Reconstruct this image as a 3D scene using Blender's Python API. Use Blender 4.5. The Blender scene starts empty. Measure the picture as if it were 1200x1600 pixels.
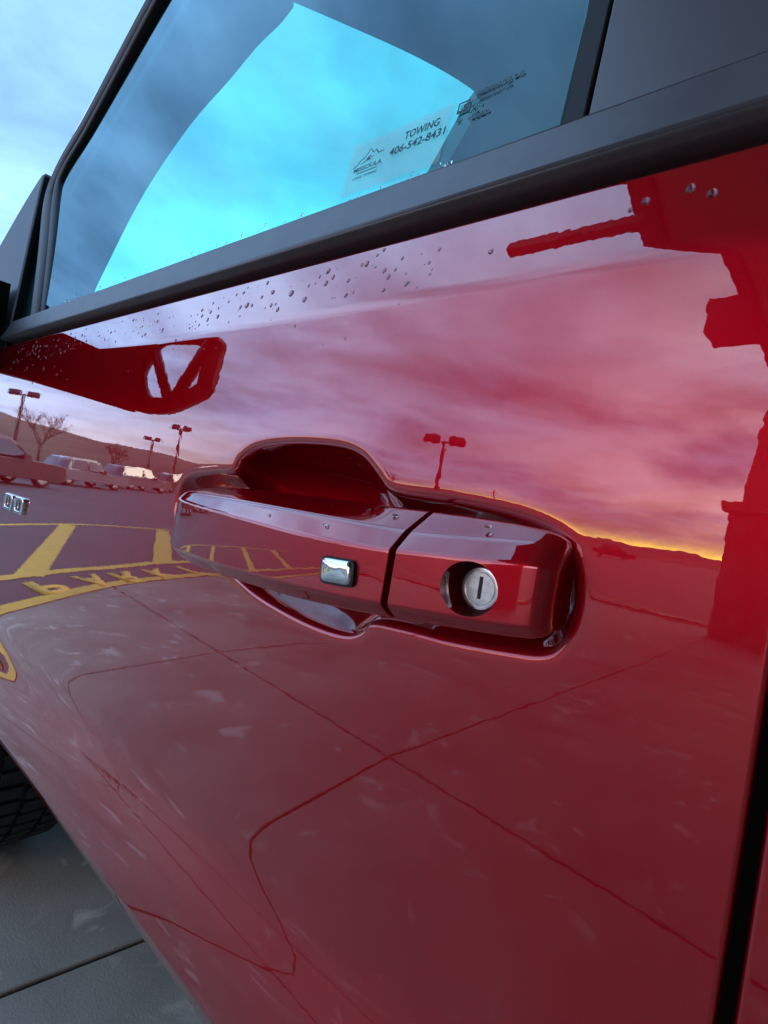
import bpy, bmesh, math, random
import numpy as np
from mathutils import Vector, Matrix

scene = bpy.context.scene
col = scene.collection
R = math.radians
random.seed(7)

# ------------------------------------------------------------------ camera
H = 1.15            # height of the lens above the pavement
D0 = 0.24           # distance of the lens from the door skin
ROLL = R(9.0)
THETA = R(49.335)   # angle between the view axis and the truck's long axis
F = Vector((-math.cos(THETA), math.sin(THETA), 0))
RT = Vector((math.sin(THETA), math.cos(THETA), 0))
UP = Vector((0, 0, 1))
right = RT * math.cos(ROLL) + UP * math.sin(ROLL)
up = UP * math.cos(ROLL) - RT * math.sin(ROLL)
cam_d = bpy.data.cameras.new('camera')
cam = bpy.data.objects.new('camera', cam_d)
col.objects.link(cam)
m = Matrix.Identity(4)
for i in range(3):
    m[i][0], m[i][1], m[i][2] = right[i], up[i], -F[i]
m.translation = (0, -D0, H)
cam.matrix_world = m
cam_d.sensor_fit = 'HORIZONTAL'
cam_d.sensor_width = 36
cam_d.lens = 36 * 850 / 1200
cam_d.clip_start = 0.01
cam_d.clip_end = 5000
scene.camera = cam

# ------------------------------------------------------------------ view
scene.view_settings.view_transform = 'Standard'
scene.view_settings.look = 'None'
scene.view_settings.exposure = 1.38
scene.view_settings.gamma = 1.0
scene.cycles.max_bounces = 10
scene.cycles.transparent_max_bounces = 16
scene.cycles.glossy_bounces = 6
scene.cycles.caustics_reflective = False
scene.cycles.caustics_refractive = False

# ------------------------------------------------------------------ sky
SUN_AZ = R(-84)
SUN_EL = R(24)    # behind the cloud deck; only its glow reaches the horizon
GLOW_AZ = R(-98)    # the gap under the clouds
world = bpy.data.worlds.new('World')
scene.world = world
world.use_nodes = True
W = world.node_tree
W.nodes.clear()
def wn(t, **k):
    n = W.nodes.new(t)
    for a, b in k.items():
        setattr(n, a, b)
    return n
def wl(a, b):
    W.links.new(a, b)
def wmath(op, a, b=None, clamp=False):
    n = wn('ShaderNodeMath', operation=op, use_clamp=clamp)
    for i, v in enumerate((a, b)):
        if v is None:
            continue
        if isinstance(v, (int, float)):
            n.inputs[i].default_value = v
        else:
            wl(v, n.inputs[i])
    return n.outputs[0]
def wmix(f, a, b):
    n = wn('ShaderNodeMix', data_type='RGBA')
    for i, v in ((0, f), (6, a), (7, b)):
        if isinstance(v, (int, float)):
            n.inputs[i].default_value = v
        elif isinstance(v, tuple):
            n.inputs[i].default_value = v + (1,)
        else:
            wl(v, n.inputs[i])
    return n.outputs[2]
tc = wn('ShaderNodeTexCoord')
sep = wn('ShaderNodeSeparateXYZ')
wl(tc.outputs['Generated'], sep.inputs[0])
dx, dy, dz = sep.outputs
dzc = wmath('ADD', wmath('MAXIMUM', dz, 0.0), 0.16)
comb = wn('ShaderNodeCombineXYZ')
wl(wmath('DIVIDE', dx, dzc), comb.inputs[0])
wl(wmath('DIVIDE', dy, dzc), comb.inputs[1])
comb.inputs[2].default_value = 1.7
def wnoise(scale, detail, rough, dist=0.0, off=0.0):
    mp = wn('ShaderNodeMapping')
    mp.inputs['Location'].default_value = (off, off * .6, 0)
    mp.inputs['Rotation'].default_value = (0, 0, R(38))
    mp.inputs['Scale'].default_value = (1.0, 0.95, 1.0)
    wl(comb.outputs[0], mp.inputs[0])
    n = wn('ShaderNodeTexNoise')
    n.inputs['Scale'].default_value = scale
    n.inputs['Detail'].default_value = detail
    n.inputs['Roughness'].default_value = rough
    n.inputs['Distortion'].default_value = dist
    wl(mp.outputs[0], n.inputs['Vector'])
    return n.outputs['Fac']
def wramp(fac, stops):
    r = wn('ShaderNodeValToRGB')
    e = r.color_ramp.elements
    while len(e) > 1:
        e.remove(e[-1])
    e[0].position, e[0].color = stops[0][0], stops[0][1] + (1,)
    for p, c in stops[1:]:
        x = e.new(p)
        x.color = c + (1,)
    wl(fac, r.inputs[0])
    return r.outputs[0]
sky = wn('ShaderNodeTexSky', sky_type='NISHITA')
sky.sun_disc = False
sky.sun_elevation = SUN_EL
sky.sun_rotation = R(90) - SUN_AZ
sky.air_density = 1.2
sky.dust_density = 2.0
sky.ozone_density = 2.5
skyc = wn('ShaderNodeMixRGB', blend_type='MULTIPLY')
skyc.inputs[0].default_value = 1
wl(sky.outputs[0], skyc.inputs[1])
skyc.inputs[2].default_value = (2.2, 2.2, 2.2, 1)
big = wnoise(0.75, 5, .55, .5, 3.1)
fine = wnoise(1.8, 7, .56, .35, 9.4)
cl = wmath('ADD', wmath('MULTIPLY', big, .62), wmath('MULTIPLY', fine, .38))
ccol = wramp(cl, [(.39, (1.3, 2.3, 3.4)), (.46, (2.2, 3.9, 5.9)), (.53, (3.7, 6.4, 9.0)), (.64, (5.6, 8.9, 11.8))])
zen = wn('ShaderNodeMixRGB', blend_type='MULTIPLY')
zen.inputs[0].default_value = 1
wl(ccol, zen.inputs[1])
zg = wmath('ADD', wmath('MULTIPLY', wmath('MAXIMUM', dz, 0.0), .55), .85)
wl(zg, zen.inputs[2])
ccol = zen.outputs[0]
cover = wramp(wnoise(.9, 4, .5, .3, 21.0), [(.38, (.62,) * 3), (.58, (.95,) * 3)])
skymix = wmix(cover, skyc.outputs[0], ccol)
duskel = wmath('POWER', 2.718, wmath('MULTIPLY', wmath('POWER', wmath('DIVIDE', wmath('MAXIMUM', dz, 0.0), .34), 2.0), -1.0))
# the low glow under the cloud deck, strongest around the sun's azimuth
sundot = wmath('ADD', wmath('MULTIPLY', dx, math.cos(GLOW_AZ)), wmath('MULTIPLY', dy, math.sin(GLOW_AZ)))
near = wmath('POWER', wmath('MAXIMUM', sundot, 0.0), 9.0)
wide = wmath('POWER', wmath('MAXIMUM', wmath('ADD', wmath('MULTIPLY', sundot, .5), .5), 0.0), 2.0)
el = wmath('MAXIMUM', dz, 0.0)
side = wmath('ADD', wmath('MULTIPLY', sundot, .5), .5, True)
sidec = wmix(side, (.35, .60, .72), (1.12, 1.02, 1.12))
sm_ = wn('ShaderNodeMixRGB', blend_type='MULTIPLY')
sm_.inputs[0].default_value = 1
wl(skymix, sm_.inputs[1])
wl(sidec, sm_.inputs[2])
skymix = sm_.outputs[0]
band1 = wmath('POWER', 2.718, wmath('MULTIPLY', wmath('POWER', wmath('DIVIDE', el, .017), 2.0), -1.0))
band2 = wmath('POWER', 2.718, wmath('MULTIPLY', wmath('POWER', wmath('DIVIDE', el, .054), 2.0), -1.0))
g1 = wmath('MULTIPLY', band1, near, True)
g2 = wmath('MULTIPLY', band2, wmath('MULTIPLY', wide, .76), True)
pink = wn('ShaderNodeMixRGB', blend_type='MULTIPLY')
wl(wmath('MULTIPLY', duskel, wmath('MULTIPLY', wide, .9), True), pink.inputs[0])
wl(skymix, pink.inputs[1])
pink.inputs[2].default_value = (1.14, .88, 1.16, 1)
skymix = pink.outputs[0]
skymix = wmix(g2, skymix, (10.5, 8.0, 5.6))
skymix = wmix(g1, skymix, (75.0, 52.0, 7.0))
bg = wn('ShaderNodeBackground')
bg.inputs['Strength'].default_value = 0.1
wl(skymix, bg.inputs['Color'])
out = wn('ShaderNodeOutputWorld')
wl(bg.outputs[0], out.inputs[0])

sun_d = bpy.data.lights.new('sun', 'SUN')
sun_d.energy = 0.5
sun_d.angle = R(15)
sun_d.color = (1.0, .86, .68)
sun = bpy.data.objects.new('sun', sun_d)
col.objects.link(sun)
sd = Vector((math.cos(SUN_AZ) * math.cos(SUN_EL), math.sin(SUN_AZ) * math.cos(SUN_EL), math.sin(SUN_EL)))
sun.rotation_euler = sd.to_track_quat('Z', 'Y').to_euler()

# ------------------------------------------------------------------ materials
def principled(name, base, rough=.5, metal=0., spec=.5, **k):
    mt = bpy.data.materials.new(name)
    mt.use_nodes = True
    b = mt.node_tree.nodes['Principled BSDF']
    b.inputs['Base Color'].default_value = tuple(base) + (1,)
    b.inputs['Roughness'].default_value = rough
    b.inputs['Metallic'].default_value = metal
    b.inputs['Specular IOR Level'].default_value = spec
    for a, v in k.items():
        b.inputs[a.replace('_', ' ')].default_value = v
    return mt
def vary(mt, c0, c1, scale, lo=.35, hi=.65, detail=6, rough=.6, coord='Object', bump=0., bscale=None, stretch=None):
    t = mt.node_tree
    b = t.nodes['Principled BSDF']
    co = t.nodes.new('ShaderNodeTexCoord')
    src = co.outputs[coord]
    if stretch:
        mp = t.nodes.new('ShaderNodeMapping')
        mp.inputs['Scale'].default_value = stretch
        t.links.new(src, mp.inputs[0])
        src = mp.outputs[0]
    n = t.nodes.new('ShaderNodeTexNoise')
    n.inputs['Scale'].default_value = scale
    n.inputs['Detail'].default_value = detail
    n.inputs['Roughness'].default_value = rough
    t.links.new(src, n.inputs['Vector'])
    r = t.nodes.new('ShaderNodeValToRGB')
    r.color_ramp.elements[0].position = lo
    r.color_ramp.elements[1].position = hi
    r.color_ramp.elements[0].color = tuple(c0) + (1,)
    r.color_ramp.elements[1].color = tuple(c1) + (1,)
    t.links.new(n.outputs['Fac'], r.inputs[0])
    t.links.new(r.outputs[0], b.inputs['Base Color'])
    if bump:
        n2 = t.nodes.new('ShaderNodeTexNoise')
        n2.inputs['Scale'].default_value = bscale or scale * 6
        n2.inputs['Detail'].default_value = 4
        t.links.new(src, n2.inputs['Vector'])
        bp = t.nodes.new('ShaderNodeBump')
        bp.inputs['Strength'].default_value = bump
        bp.inputs['Distance'].default_value = .01
        t.links.new(n2.outputs['Fac'], bp.inputs['Height'])
        t.links.new(bp.outputs[0], b.inputs['Normal'])
    return r.outputs[0]

def paint_material(name, base):
    mt = principled(name, base, rough=.36, metal=.55, spec=0.)
    t = mt.node_tree
    b = t.nodes['Principled BSDF']
    b.inputs['Specular Tint'].default_value = (.75, .02, .04, 1)
    # faint orange peel in the clear coat
    co = t.nodes.new('ShaderNodeTexCoord')
    n = t.nodes.new('ShaderNodeTexNoise')
    n.inputs['Scale'].default_value = 190
    n.inputs['Detail'].default_value = 1
    t.links.new(co.outputs['Object'], n.inputs['Vector'])
    bp = t.nodes.new('ShaderNodeBump')
    bp.inputs['Strength'].default_value = .0024
    bp.inputs['Distance'].default_value = .004
    t.links.new(n.outputs['Fac'], bp.inputs['Height'])
    # polished clear coat: mirror layer whose strength climbs with the angle
    lw = t.nodes.new('ShaderNodeLayerWeight')
    lw.inputs['Blend'].default_value = .5
    t.links.new(bp.outputs[0], lw.inputs['Normal'])
    pw = t.nodes.new('ShaderNodeMath')
    pw.operation = 'POWER'
    pw.inputs[1].default_value = 2.35
    t.links.new(lw.outputs['Facing'], pw.inputs[0])
    ma = t.nodes.new('ShaderNodeMath')
    ma.operation = 'MULTIPLY_ADD'
    ma.inputs[1].default_value = .86
    ma.inputs[2].default_value = .065
    t.links.new(pw.outputs[0], ma.inputs[0])
    gl = t.nodes.new('ShaderNodeBsdfGlossy')
    gl.inputs['Color'].default_value = (1, 1, 1, 1)
    t.links.new(bp.outputs[0], gl.inputs['Normal'])
    mx = t.nodes.new('ShaderNodeMixShader')
    t.links.new(ma.outputs[0], mx.inputs[0])
    t.links.new(b.outputs[0], mx.inputs[1])
    t.links.new(gl.outputs[0], mx.inputs[2])
    t.links.new(mx.outputs[0], t.nodes['Material Output'].inputs[0])
    # metallic flake and slightly uneven gloss
    fl = t.nodes.new('ShaderNodeTexNoise')
    fl.inputs['Scale'].default_value = 1500
    fl.inputs['Detail'].default_value = 2
    t.links.new(co.outputs['Object'], fl.inputs['Vector'])
    fr = t.nodes.new('ShaderNodeValToRGB')
    fr.color_ramp.elements[0].position = .35
    fr.color_ramp.elements[1].position = .68
    fr.color_ramp.elements[0].color = tuple(c * .9 for c in base) + (1,)
    fr.color_ramp.elements[1].color = tuple(c * 1.1 for c in base) + (1,)
    t.links.new(fl.outputs['Fac'], fr.inputs[0])
    t.links.new(fr.outputs[0], b.inputs['Base Color'])
    sm = t.nodes.new('ShaderNodeTexNoise')
    sm.inputs['Scale'].default_value = 14
    sm.inputs['Detail'].default_value = 6
    sm.inputs['Roughness'].default_value = .7
    t.links.new(co.outputs['Object'], sm.inputs['Vector'])
    mr = t.nodes.new('ShaderNodeMapRange')
    mr.inputs[1].default_value = .5
    mr.inputs[2].default_value = .72
    mr.inputs[3].default_value = .003
    mr.inputs[4].default_value = .035
    t.links.new(sm.outputs['Fac'], mr.inputs[0])
    t.links.new(mr.outputs[0], gl.inputs['Roughness'])
    return mt
M = {}
M['paint'] = paint_material('red_clear_coat_paint', (.355, .0009, .008))
M['chrome'] = principled('chrome', (.86, .88, .9), rough=.05, metal=1)
M['lock_metal'] = principled('brushed_lock_metal', (.60, .63, .62), rough=.28, metal=1)
vary(M['lock_metal'], (.48, .5, .5), (.68, .7, .7), 300, stretch=(1, 1, 1))
M['slot'] = principled('key_slot_dark', (.01, .01, .012), rough=.6)
M['black_plastic'] = principled('satin_black_plastic', (.006, .007, .008), rough=.42, spec=.35)
M['molding'] = principled('belt_molding_plastic', (.06, .066, .072), rough=.42, spec=.6)
vary(M['molding'], (.058, .064, .07), (.075, .083, .09), 40, bump=.03, bscale=900)
M['rubber'] = principled('black_rubber', (.006, .0065, .007), rough=.5, spec=.3)
M['gloss_black'] = principled('satin_black_panel', (.045, .05, .056), rough=.4, spec=.9)
M['tyre'] = principled('tyre_rubber', (.012, .013, .014), rough=.7)
vary(M['tyre'], (.010, .011, .012), (.022, .022, .022), 30, bump=.1)
M['rim'] = principled('wheel_alloy', (.45, .46, .47), rough=.25, metal=1)
M['under'] = principled('underbody_black', (.012, .012, .012), rough=.8)
M['trim'] = principled('grey_cabin_trim', (.012, .013, .014), rough=.8)
vary(M['trim'], (.0035, .004, .0045), (.0055, .006, .0065), 120)
M['frit'] = principled('black_glass_frit', (.006, .006, .006), rough=.3)
M['marking'] = principled('glass_marking', (.012, .03, .04), rough=.6)
M['ink'] = principled('sticker_ink', (.012, .03, .05), rough=.6)
M['maroon'] = principled('sticker_maroon', (.10, .012, .03), rough=.6)

def glass_material(name, tint, ior=1.6):
    mt = bpy.data.materials.new(name)
    mt.use_nodes = True
    t = mt.node_tree
    t.nodes.clear()
    o = t.nodes.new('ShaderNodeOutputMaterial')
    mix = t.nodes.new('ShaderNodeMixShader')
    fr = t.nodes.new('ShaderNodeFresnel')
    fr.inputs['IOR'].default_value = ior
    tr = t.nodes.new('ShaderNodeBsdfTransparent')
    tr.inputs['Color'].default_value = tuple(tint) + (1,)
    gl = t.nodes.new('ShaderNodeBsdfGlossy')
    gl.inputs['Roughness'].default_value = 0.0
    gl.inputs['Color'].default_value = (.62, .92, 1, 1)
    geo = t.nodes.new('ShaderNodeNewGeometry')
    io = t.nodes.new('ShaderNodeMix')
    io.inputs[2].default_value = ior
    io.inputs[3].default_value = 1 / ior
    t.links.new(geo.outputs['Backfacing'], io.inputs[0])
    t.links.new(io.outputs[0], fr.inputs['IOR'])
    t.links.new(fr.outputs[0], mix.inputs[0])
    t.links.new(tr.outputs[0], mix.inputs[1])
    t.links.new(gl.outputs[0], mix.inputs[2])
    t.links.new(mix.outputs[0], o.inputs[0])
    return mt
M['glass'] = glass_material('tinted_side_glass', (.42, .97, .84), 1.6)
M['windshield'] = glass_material('windshield_glass', (.43, .86, .76), 1.5)
M['car_glass'] = principled('dark_car_glass', (.012, .015, .018), rough=.04, spec=.9)
def film_material():
    mt = bpy.data.materials.new('clear_sticker_film')
    mt.use_nodes = True
    t = mt.node_tree
    b = t.nodes['Principled BSDF']
    b.inputs['Base Color'].default_value = (.62, .70, .70, 1)
    b.inputs['Roughness'].default_value = .5
    mix = t.nodes.new('ShaderNodeMixShader')
    tr = t.nodes.new('ShaderNodeBsdfTransparent')
    tr.inputs['Color'].default_value = (.93, .97, .97, 1)
    mix.inputs[0].default_value = .24
    o = t.nodes['Material Output']
    t.links.new(tr.outputs[0], mix.inputs[1])
    t.links.new(b.outputs[0], mix.inputs[2])
    t.links.new(mix.outputs[0], o.inputs[0])
    return mt
M['film'] = film_material()
M['water'] = principled('water', (1, 1, 1), rough=0., Transmission_Weight=1., IOR=1.33)

# ground materials
M['concrete'] = principled('broom_finished_concrete', (.3, .28, .25), rough=.85)
def concrete_nodes():
    t = M['concrete'].node_tree
    b = t.nodes['Principled BSDF']
    base = vary(M['concrete'], (.175, .168, .140), (.36, .345, .285), 1.1, .3, .7, 9, .68, coord='Generated', bump=.15, bscale=220)
    # use real-world position so slabs differ
    geo = t.nodes.new('ShaderNodeNewGeometry')
    for n in [x for x in t.nodes if x.type == 'TEX_NOISE']:
        t.links.new(geo.outputs['Position'], n.inputs['Vector'])
    def stain(scale, lo, hi, rings=False):
        n = t.nodes.new('ShaderNodeTexNoise')
        n.inputs['Scale'].default_value = scale
        n.inputs['Detail'].default_value = 3.5
        n.inputs['Roughness'].default_value = .55
        n.inputs['Distortion'].default_value = .5
        t.links.new(geo.outputs['Position'], n.inputs['Vector'])
        r = t.nodes.new('ShaderNodeValToRGB')
        r.color_ramp.elements[0].position = lo
        r.color_ramp.elements[1].position = hi
        t.links.new(n.outputs['Fac'], r.inputs[0])
        return r.outputs[0]
    def mixc(f, a, c):
        x = t.nodes.new('ShaderNodeMix')
        x.data_type = 'RGBA'
        t.links.new(f, x.inputs[0])
        t.links.new(a, x.inputs[6])
        x.inputs[7].default_value = c + (1,)
        return x.outputs[2]
    c = mixc(stain(4.2, .60, .70), base, (.50, .48, .41))
    c = mixc(stain(8.0, .655, .74), c, (.54, .52, .46))
    c = mixc(stain(.9, .63, .75), c, (.16, .148, .125))
    t.links.new(c, b.inputs['Base Color'])
concrete_nodes()
M['asphalt'] = principled('worn_asphalt', (.06, .06, .06), rough=.75)
vary(M['asphalt'], (.050, .050, .052), (.095, .092, .09), .35, .3, .7, 10, .7, bump=.3, bscale=140)
M['yellow'] = principled('yellow_road_paint', (.66, .36, .03), rough=.6)
vary(M['yellow'], (.50, .27, .04), (.86, .48, .03), 5.5, .30, .46, 8, .75)
M['subbase'] = principled('dark_joint_filler', (.02, .018, .016), rough=.95)
vary(M['subbase'], (.015, .014, .013), (.03, .027, .024), 9)
M['hill'] = principled('dry_hill_grass', (.12, .075, .045), rough=.95)
vary(M['hill'], (.07, .042, .03), (.19, .125, .075), .03, .35, .65, 9, .65)
M['mountain'] = principled('far_mountain', (.06, .055, .06), rough=1)
vary(M['mountain'], (.045, .04, .045), (.12, .11, .11), .012, .4, .65, 9, .65)
M['stone'] = principled('rough_pillar_stone', (.22, .2, .17), rough=.9)
vary(M['stone'], (.13, .11, .095), (.30, .26, .22), 3.0, bump=.5, bscale=18)
M['stucco'] = principled('tan_stucco', (.33, .28, .22), rough=.9)
vary(M['stucco'], (.28, .235, .185), (.36, .31, .25), 2.0, bump=.2, bscale=80)
M['fascia'] = principled('brown_painted_fascia', (.10, .07, .05), rough=.6)
vary(M['fascia'], (.085, .06, .042), (.12, .085, .06), 4)
M['roofing'] = principled('dark_roof_metal', (.07, .06, .055), rough=.5)
vary(M['roofing'], (.06, .05, .045), (.085, .075, .068), 3)
M['lamp_metal'] = principled('bronze_lamp_paint', (.03, .025, .022), rough=.5)
vary(M['lamp_metal'], (.025, .02, .018), (.04, .034, .03), 3)
M['bark'] = principled('bare_branch_bark', (.10, .075, .055), rough=.9)
vary(M['bark'], (.07, .05, .04), (.14, .11, .085), 4)
M['wood_pole'] = principled('weathered_pole_wood', (.10, .075, .055), rough=.9)
vary(M['wood_pole'], (.07, .05, .04), (.13, .10, .075), 2)

# ------------------------------------------------------------------ helpers
def link(o, parent=None):
    col.objects.link(o)
    if parent:
        o.parent = parent
    return o
def mesh_obj(name, v, f, mat, parent=None, smooth=False, normals=None, wnorm=False):
    me = bpy.data.meshes.new(name)
    me.from_pydata([tuple(p) for p in v], [], f)
    me.update()
    if mat:
        me.materials.append(mat)
    if smooth:
        me.polygons.foreach_set('use_smooth', [True] * len(me.polygons))
    if normals is not None:
        me.normals_split_custom_set_from_vertices(normals)
    o = bpy.data.objects.new(name, me)
    link(o, parent)
    if wnorm:
        w = o.modifiers.new('weighted', 'WEIGHTED_NORMAL')
        w.mode = 'FACE_AREA'
        w.weight = 100
        w.keep_sharp = False
    return o
def empty(name, loc=(0, 0, 0), parent=None):
    o = bpy.data.objects.new(name, None)
    o.location = loc
    return link(o, parent)
def tag(o, label=None, cat=None, group=None, kind=None):
    for k, v in (('label', label), ('category', cat), ('group', group), ('kind', kind)):
        if v:
            o[k] = v
    return o
class MB:
    def __init__(s):
        s.v = []
        s.f = []
    def add(s, v, f):
        n = len(s.v)
        s.v += [tuple(p) for p in v]
        s.f += [tuple(i + n for i in q) for q in f]
        return s
    def box(s, x0, x1, y0, y1, z0, z1):
        v = [(x, y, z) for z in (z0, z1) for y in (y0, y1) for x in (x0, x1)]
        return s.add(v, [(0, 2, 3, 1), (4, 5, 7, 6), (0, 1, 5, 4), (2, 6, 7, 3), (0, 4, 6, 2), (1, 3, 7, 5)])
    def frustum(s, cx, cy, z0, z1, a, b):
        v = [(cx + sx * w, cy + sy * w, z) for z, w in ((z0, a), (z1, b)) for sy in (-1, 1) for sx in (-1, 1)]
        return s.add(v, [(0, 2, 3, 1), (4, 5, 7, 6), (0, 1, 5, 4), (2, 6, 7, 3), (0, 4, 6, 2), (1, 3, 7, 5)])
    def tube(s, pts, rad, n=8, cap=True):
        pts = [Vector(p) for p in pts]
        rr = rad if isinstance(rad, (list, tuple)) else [rad] * len(pts)
        rings = []
        for i, p in enumerate(pts):
            d = (pts[min(i + 1, len(pts) - 1)] - pts[max(i - 1, 0)]).normalized()
            a = d.cross(Vector((0, 0, 1)))
            if a.length < 1e-3:
                a = d.cross(Vector((1, 0, 0)))
            a.normalize()
            b = d.cross(a).normalized()
            rings.append([p + (a * math.cos(2 * math.pi * k / n) + b * math.sin(2 * math.pi * k / n)) * rr[i] for k in range(n)])
        v = [q for r in rings for q in r]
        f = []
        for i in range(len(pts) - 1):
            for k in range(n):
                k2 = (k + 1) % n
                f.append((i * n + k, i * n + k2, (i + 1) * n + k2, (i + 1) * n + k))
        if cap:
            f.append(tuple(range(n - 1, -1, -1)))
            f.append(tuple((len(pts) - 1) * n + k for k in range(n)))
        return s.add(v, f)
    def loft(s, rings, cap=True, closed=True):
        n = len(rings[0])
        v = [q for r in rings for q in r]
        f = []
        for i in range(len(rings) - 1):
            for k in range(n if closed else n - 1):
                k2 = (k + 1) % n
                f.append((i * n + k, i * n + k2, (i + 1) * n + k2, (i + 1) * n + k))
        if cap and closed:
            f.append(tuple(range(n - 1, -1, -1)))
            f.append(tuple((len(rings) - 1) * n + k for k in range(n)))
        return s.add(v, f)
    def prism(s, poly, axis, a0, a1):
        """poly of 2-D points extruded along an axis (0,1,2) from a0 to a1"""
        def p3(q, a):
            l = [q[0], q[1]]
            l.insert(axis, a)
            return tuple(l)
        return s.loft([[p3(q, a0) for q in poly], [p3(q, a1) for q in poly]])
    def build(s, name, mat, parent=None, smooth=False, wnorm=False):
        o = mesh_obj(name, s.v, s.f, mat, parent, smooth, None, wnorm)
        bm = bmesh.new()
        bm.from_mesh(o.data)
        bmesh.ops.recalc_face_normals(bm, faces=bm.faces)
        bm.to_mesh(o.data)
        bm.free()
        return o
def rounded(pts, radii, n=5):
    """closed 2-D polygon with its corners rounded; constant point count"""
    out = []
    L = len(pts)
    for i, p in enumerate(pts):
        p = np.array(p, float)
        a = np.array(pts[i - 1], float) - p
        b = np.array(pts[(i + 1) % L], float) - p
        la, lb = np.linalg.norm(a), np.linalg.norm(b)
        r = min(radii[i], la * .48, lb * .48)
        p0, p2 = p + a / la * r, p + b / lb * r
        for k in range(n + 1):
            t = k / n
            out.append(tuple((1 - t) ** 2 * p0 + 2 * t * (1 - t) * p + t * t * p2))
    return out
def catmull(pts, n=6, closed=True):
    P = [np.array(p, float) for p in pts]
    L = len(P)
    o = []
    for i in range(L if closed else L - 1):
        if closed:
            a, b, c, d = P[i - 1], P[i], P[(i + 1) % L], P[(i + 2) % L]
        else:
            a, b, c, d = P[max(i - 1, 0)], P[i], P[i + 1], P[min(i + 2, L - 1)]
        for k in range(n):
            t = k / n
            o.append(.5 * (2 * b + (c - a) * t + (2 * a - 5 * b + 4 * c - d) * t * t + (3 * b - 3 * c + d - a) * t ** 3))
    if not closed:
        o.append(P[-1])
    return [tuple(q) for q in o]
def text_mesh(txt, size, spacing=1.0, bold=0.):
    """letters as one flat mesh in the xy plane, origin at the left of the baseline"""
    c = bpy.data.curves.new('letters', 'FONT')
    c.body = txt
    c.size = size
    c.space_character = spacing
    c.resolution_u = 3
    c.offset = bold
    o = bpy.data.objects.new('letters', c)
    col.objects.link(o)
    dg = bpy.context.evaluated_depsgraph_get()
    me = bpy.data.meshes.new_from_object(o.evaluated_get(dg))
    bpy.data.objects.remove(o)
    bpy.data.curves.remove(c)
    xs = [v.co.x for v in me.vertices]
    return me, min(xs), max(xs)

# ------------------------------------------------------------------ the door's section
KZ = np.array([-.60, -.42, -.376, -.362, -.340, -.336, -.33, -.315, -.30, -.285, -.275, -.266, -.258, -.25, -.24, -.23, -.215, -.10, 0, .08, .123, .133, .170, .176, .19])
KS = np.array([-.95, -.9, -.80, -.60, -.42, .02, .045, .10, .17, .225, .235, .215, .17, .11, .05, .015, .0, .0, 0., .01, .03, .22, .23, 2.6, 6.0])
_zz = np.linspace(-.6, .19, 15801)
_ss = np.interp(_zz, KZ, KS)
_yy = np.concatenate([[0], np.cumsum((_ss[1:] + _ss[:-1]) / 2 * np.diff(_zz))])
_yy -= np.interp(0, _zz, _yy)
def prof(z):
    return np.interp(z, _zz, _yy)
def slope(z):
    return np.interp(z, KZ, KS)

# ================================================================== SETTING
g = MB().add([(-2500, -2500, 0), (2500, -2500, 0), (2500, 2500, 0), (-2500, 2500, 0)], [(0, 1, 2, 3)]).build('ground', M['subbase'])
tag(g, kind='structure')

# concrete apron the truck stands on: slabs with open joints
pav = MB().box(-8.6, 9, -10.9, 6.2, -.06, .002).build('pavement', M['subbase'])
tag(pav, kind='structure')
ylines = [-10.8, -8.55, -5.2, -1.84, 1.55, 6.1]
shift = {-10.8: -1.5, -8.55: -1.5, -5.2: -1.50, -1.84: -1.52, 1.55: -1.05, 6.1: -1.05}
xsteps = [-7.0, -5.25, -3.45, -1.68, 0.0, 1.9, 3.8, 5.7, 7.6, 9.4]
J = .006
for yi in range(len(ylines) - 1):
    ya, yb = ylines[yi], ylines[yi + 1]
    for xi in range(len(xsteps) - 1):
        c = [(xsteps[xi] + shift[ya] + J, ya + J), (xsteps[xi + 1] + shift[ya] - J, ya + J),
             (xsteps[xi + 1] + shift[yb] - J, yb - J), (xsteps[xi] + shift[yb] + J, yb - J)]
        c = [(q[0], q[1] + .085 * (q[0] + 1.5)) for q in c]
        e = .003
        cx = sum(q[0] for q in c) / 4
        cy = sum(q[1] for q in c) / 4
        inn = [(q[0] + math.copysign(e, cx - q[0]), q[1] + math.copysign(e, cy - q[1])) for q in c]
        dz_ = random.uniform(-.0008, .0008)
        MB().loft([[(a, b, .003) for a, b in c], [(a, b, .009 + dz_) for a, b in c], [(a, b, .012 + dz_) for a, b in inn]]).build('concrete_slab', M['concrete'], pav)

# asphalt lane and its yellow no-parking zone, ahead of the truck
inner = [(-2.2, 3.0), (-3.3, .9), (-4.0, -.15), (-4.62, -1.05), (-5.2, -1.75), (-5.57, -2.28), (-5.95, -3.1), (-6.25, -4.0), (-6.6, -5.6), (-6.9, -8.0), (-7.0, -11.5)]
second = [(-3.1, 2.7), (-4.2, .9), (-5.0, -.35), (-5.62, -1.29), (-6.07, -2.0), (-6.4, -2.7), (-6.78, -3.4), (-7.1, -4.6), (-7.4, -6.2), (-7.6, -8.0), (-7.7, -11.5)]
outer = [(-7.0, 2.0), (-8.2, 0.0), (-9.2, -1.3), (-9.96, -2.35), (-10.6, -3.25), (-11.05, -4.1), (-11.25, -5.5), (-11.4, -8), (-11.45, -11.5)]
inC = catmull(inner, 5, False)
v, f = [], []
for i, p in enumerate(inC):
    v += [(p[0], p[1], .016), (p[0] - 120 - 60 * (i < 3), p[1] * 1.0, .016)]
n = len(inC)
for i in range(n - 1):
    f.append((2 * i, 2 * i + 2, 2 * i + 3, 2 * i + 1))
a0 = len(v)
v += [(9.5, -11.5, .016), (60, -11.5, .016), (60, -140, .016), (-180, -140, .016), (-127, -11.5, .016), (-7.0, -11.5, .016)]
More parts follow.
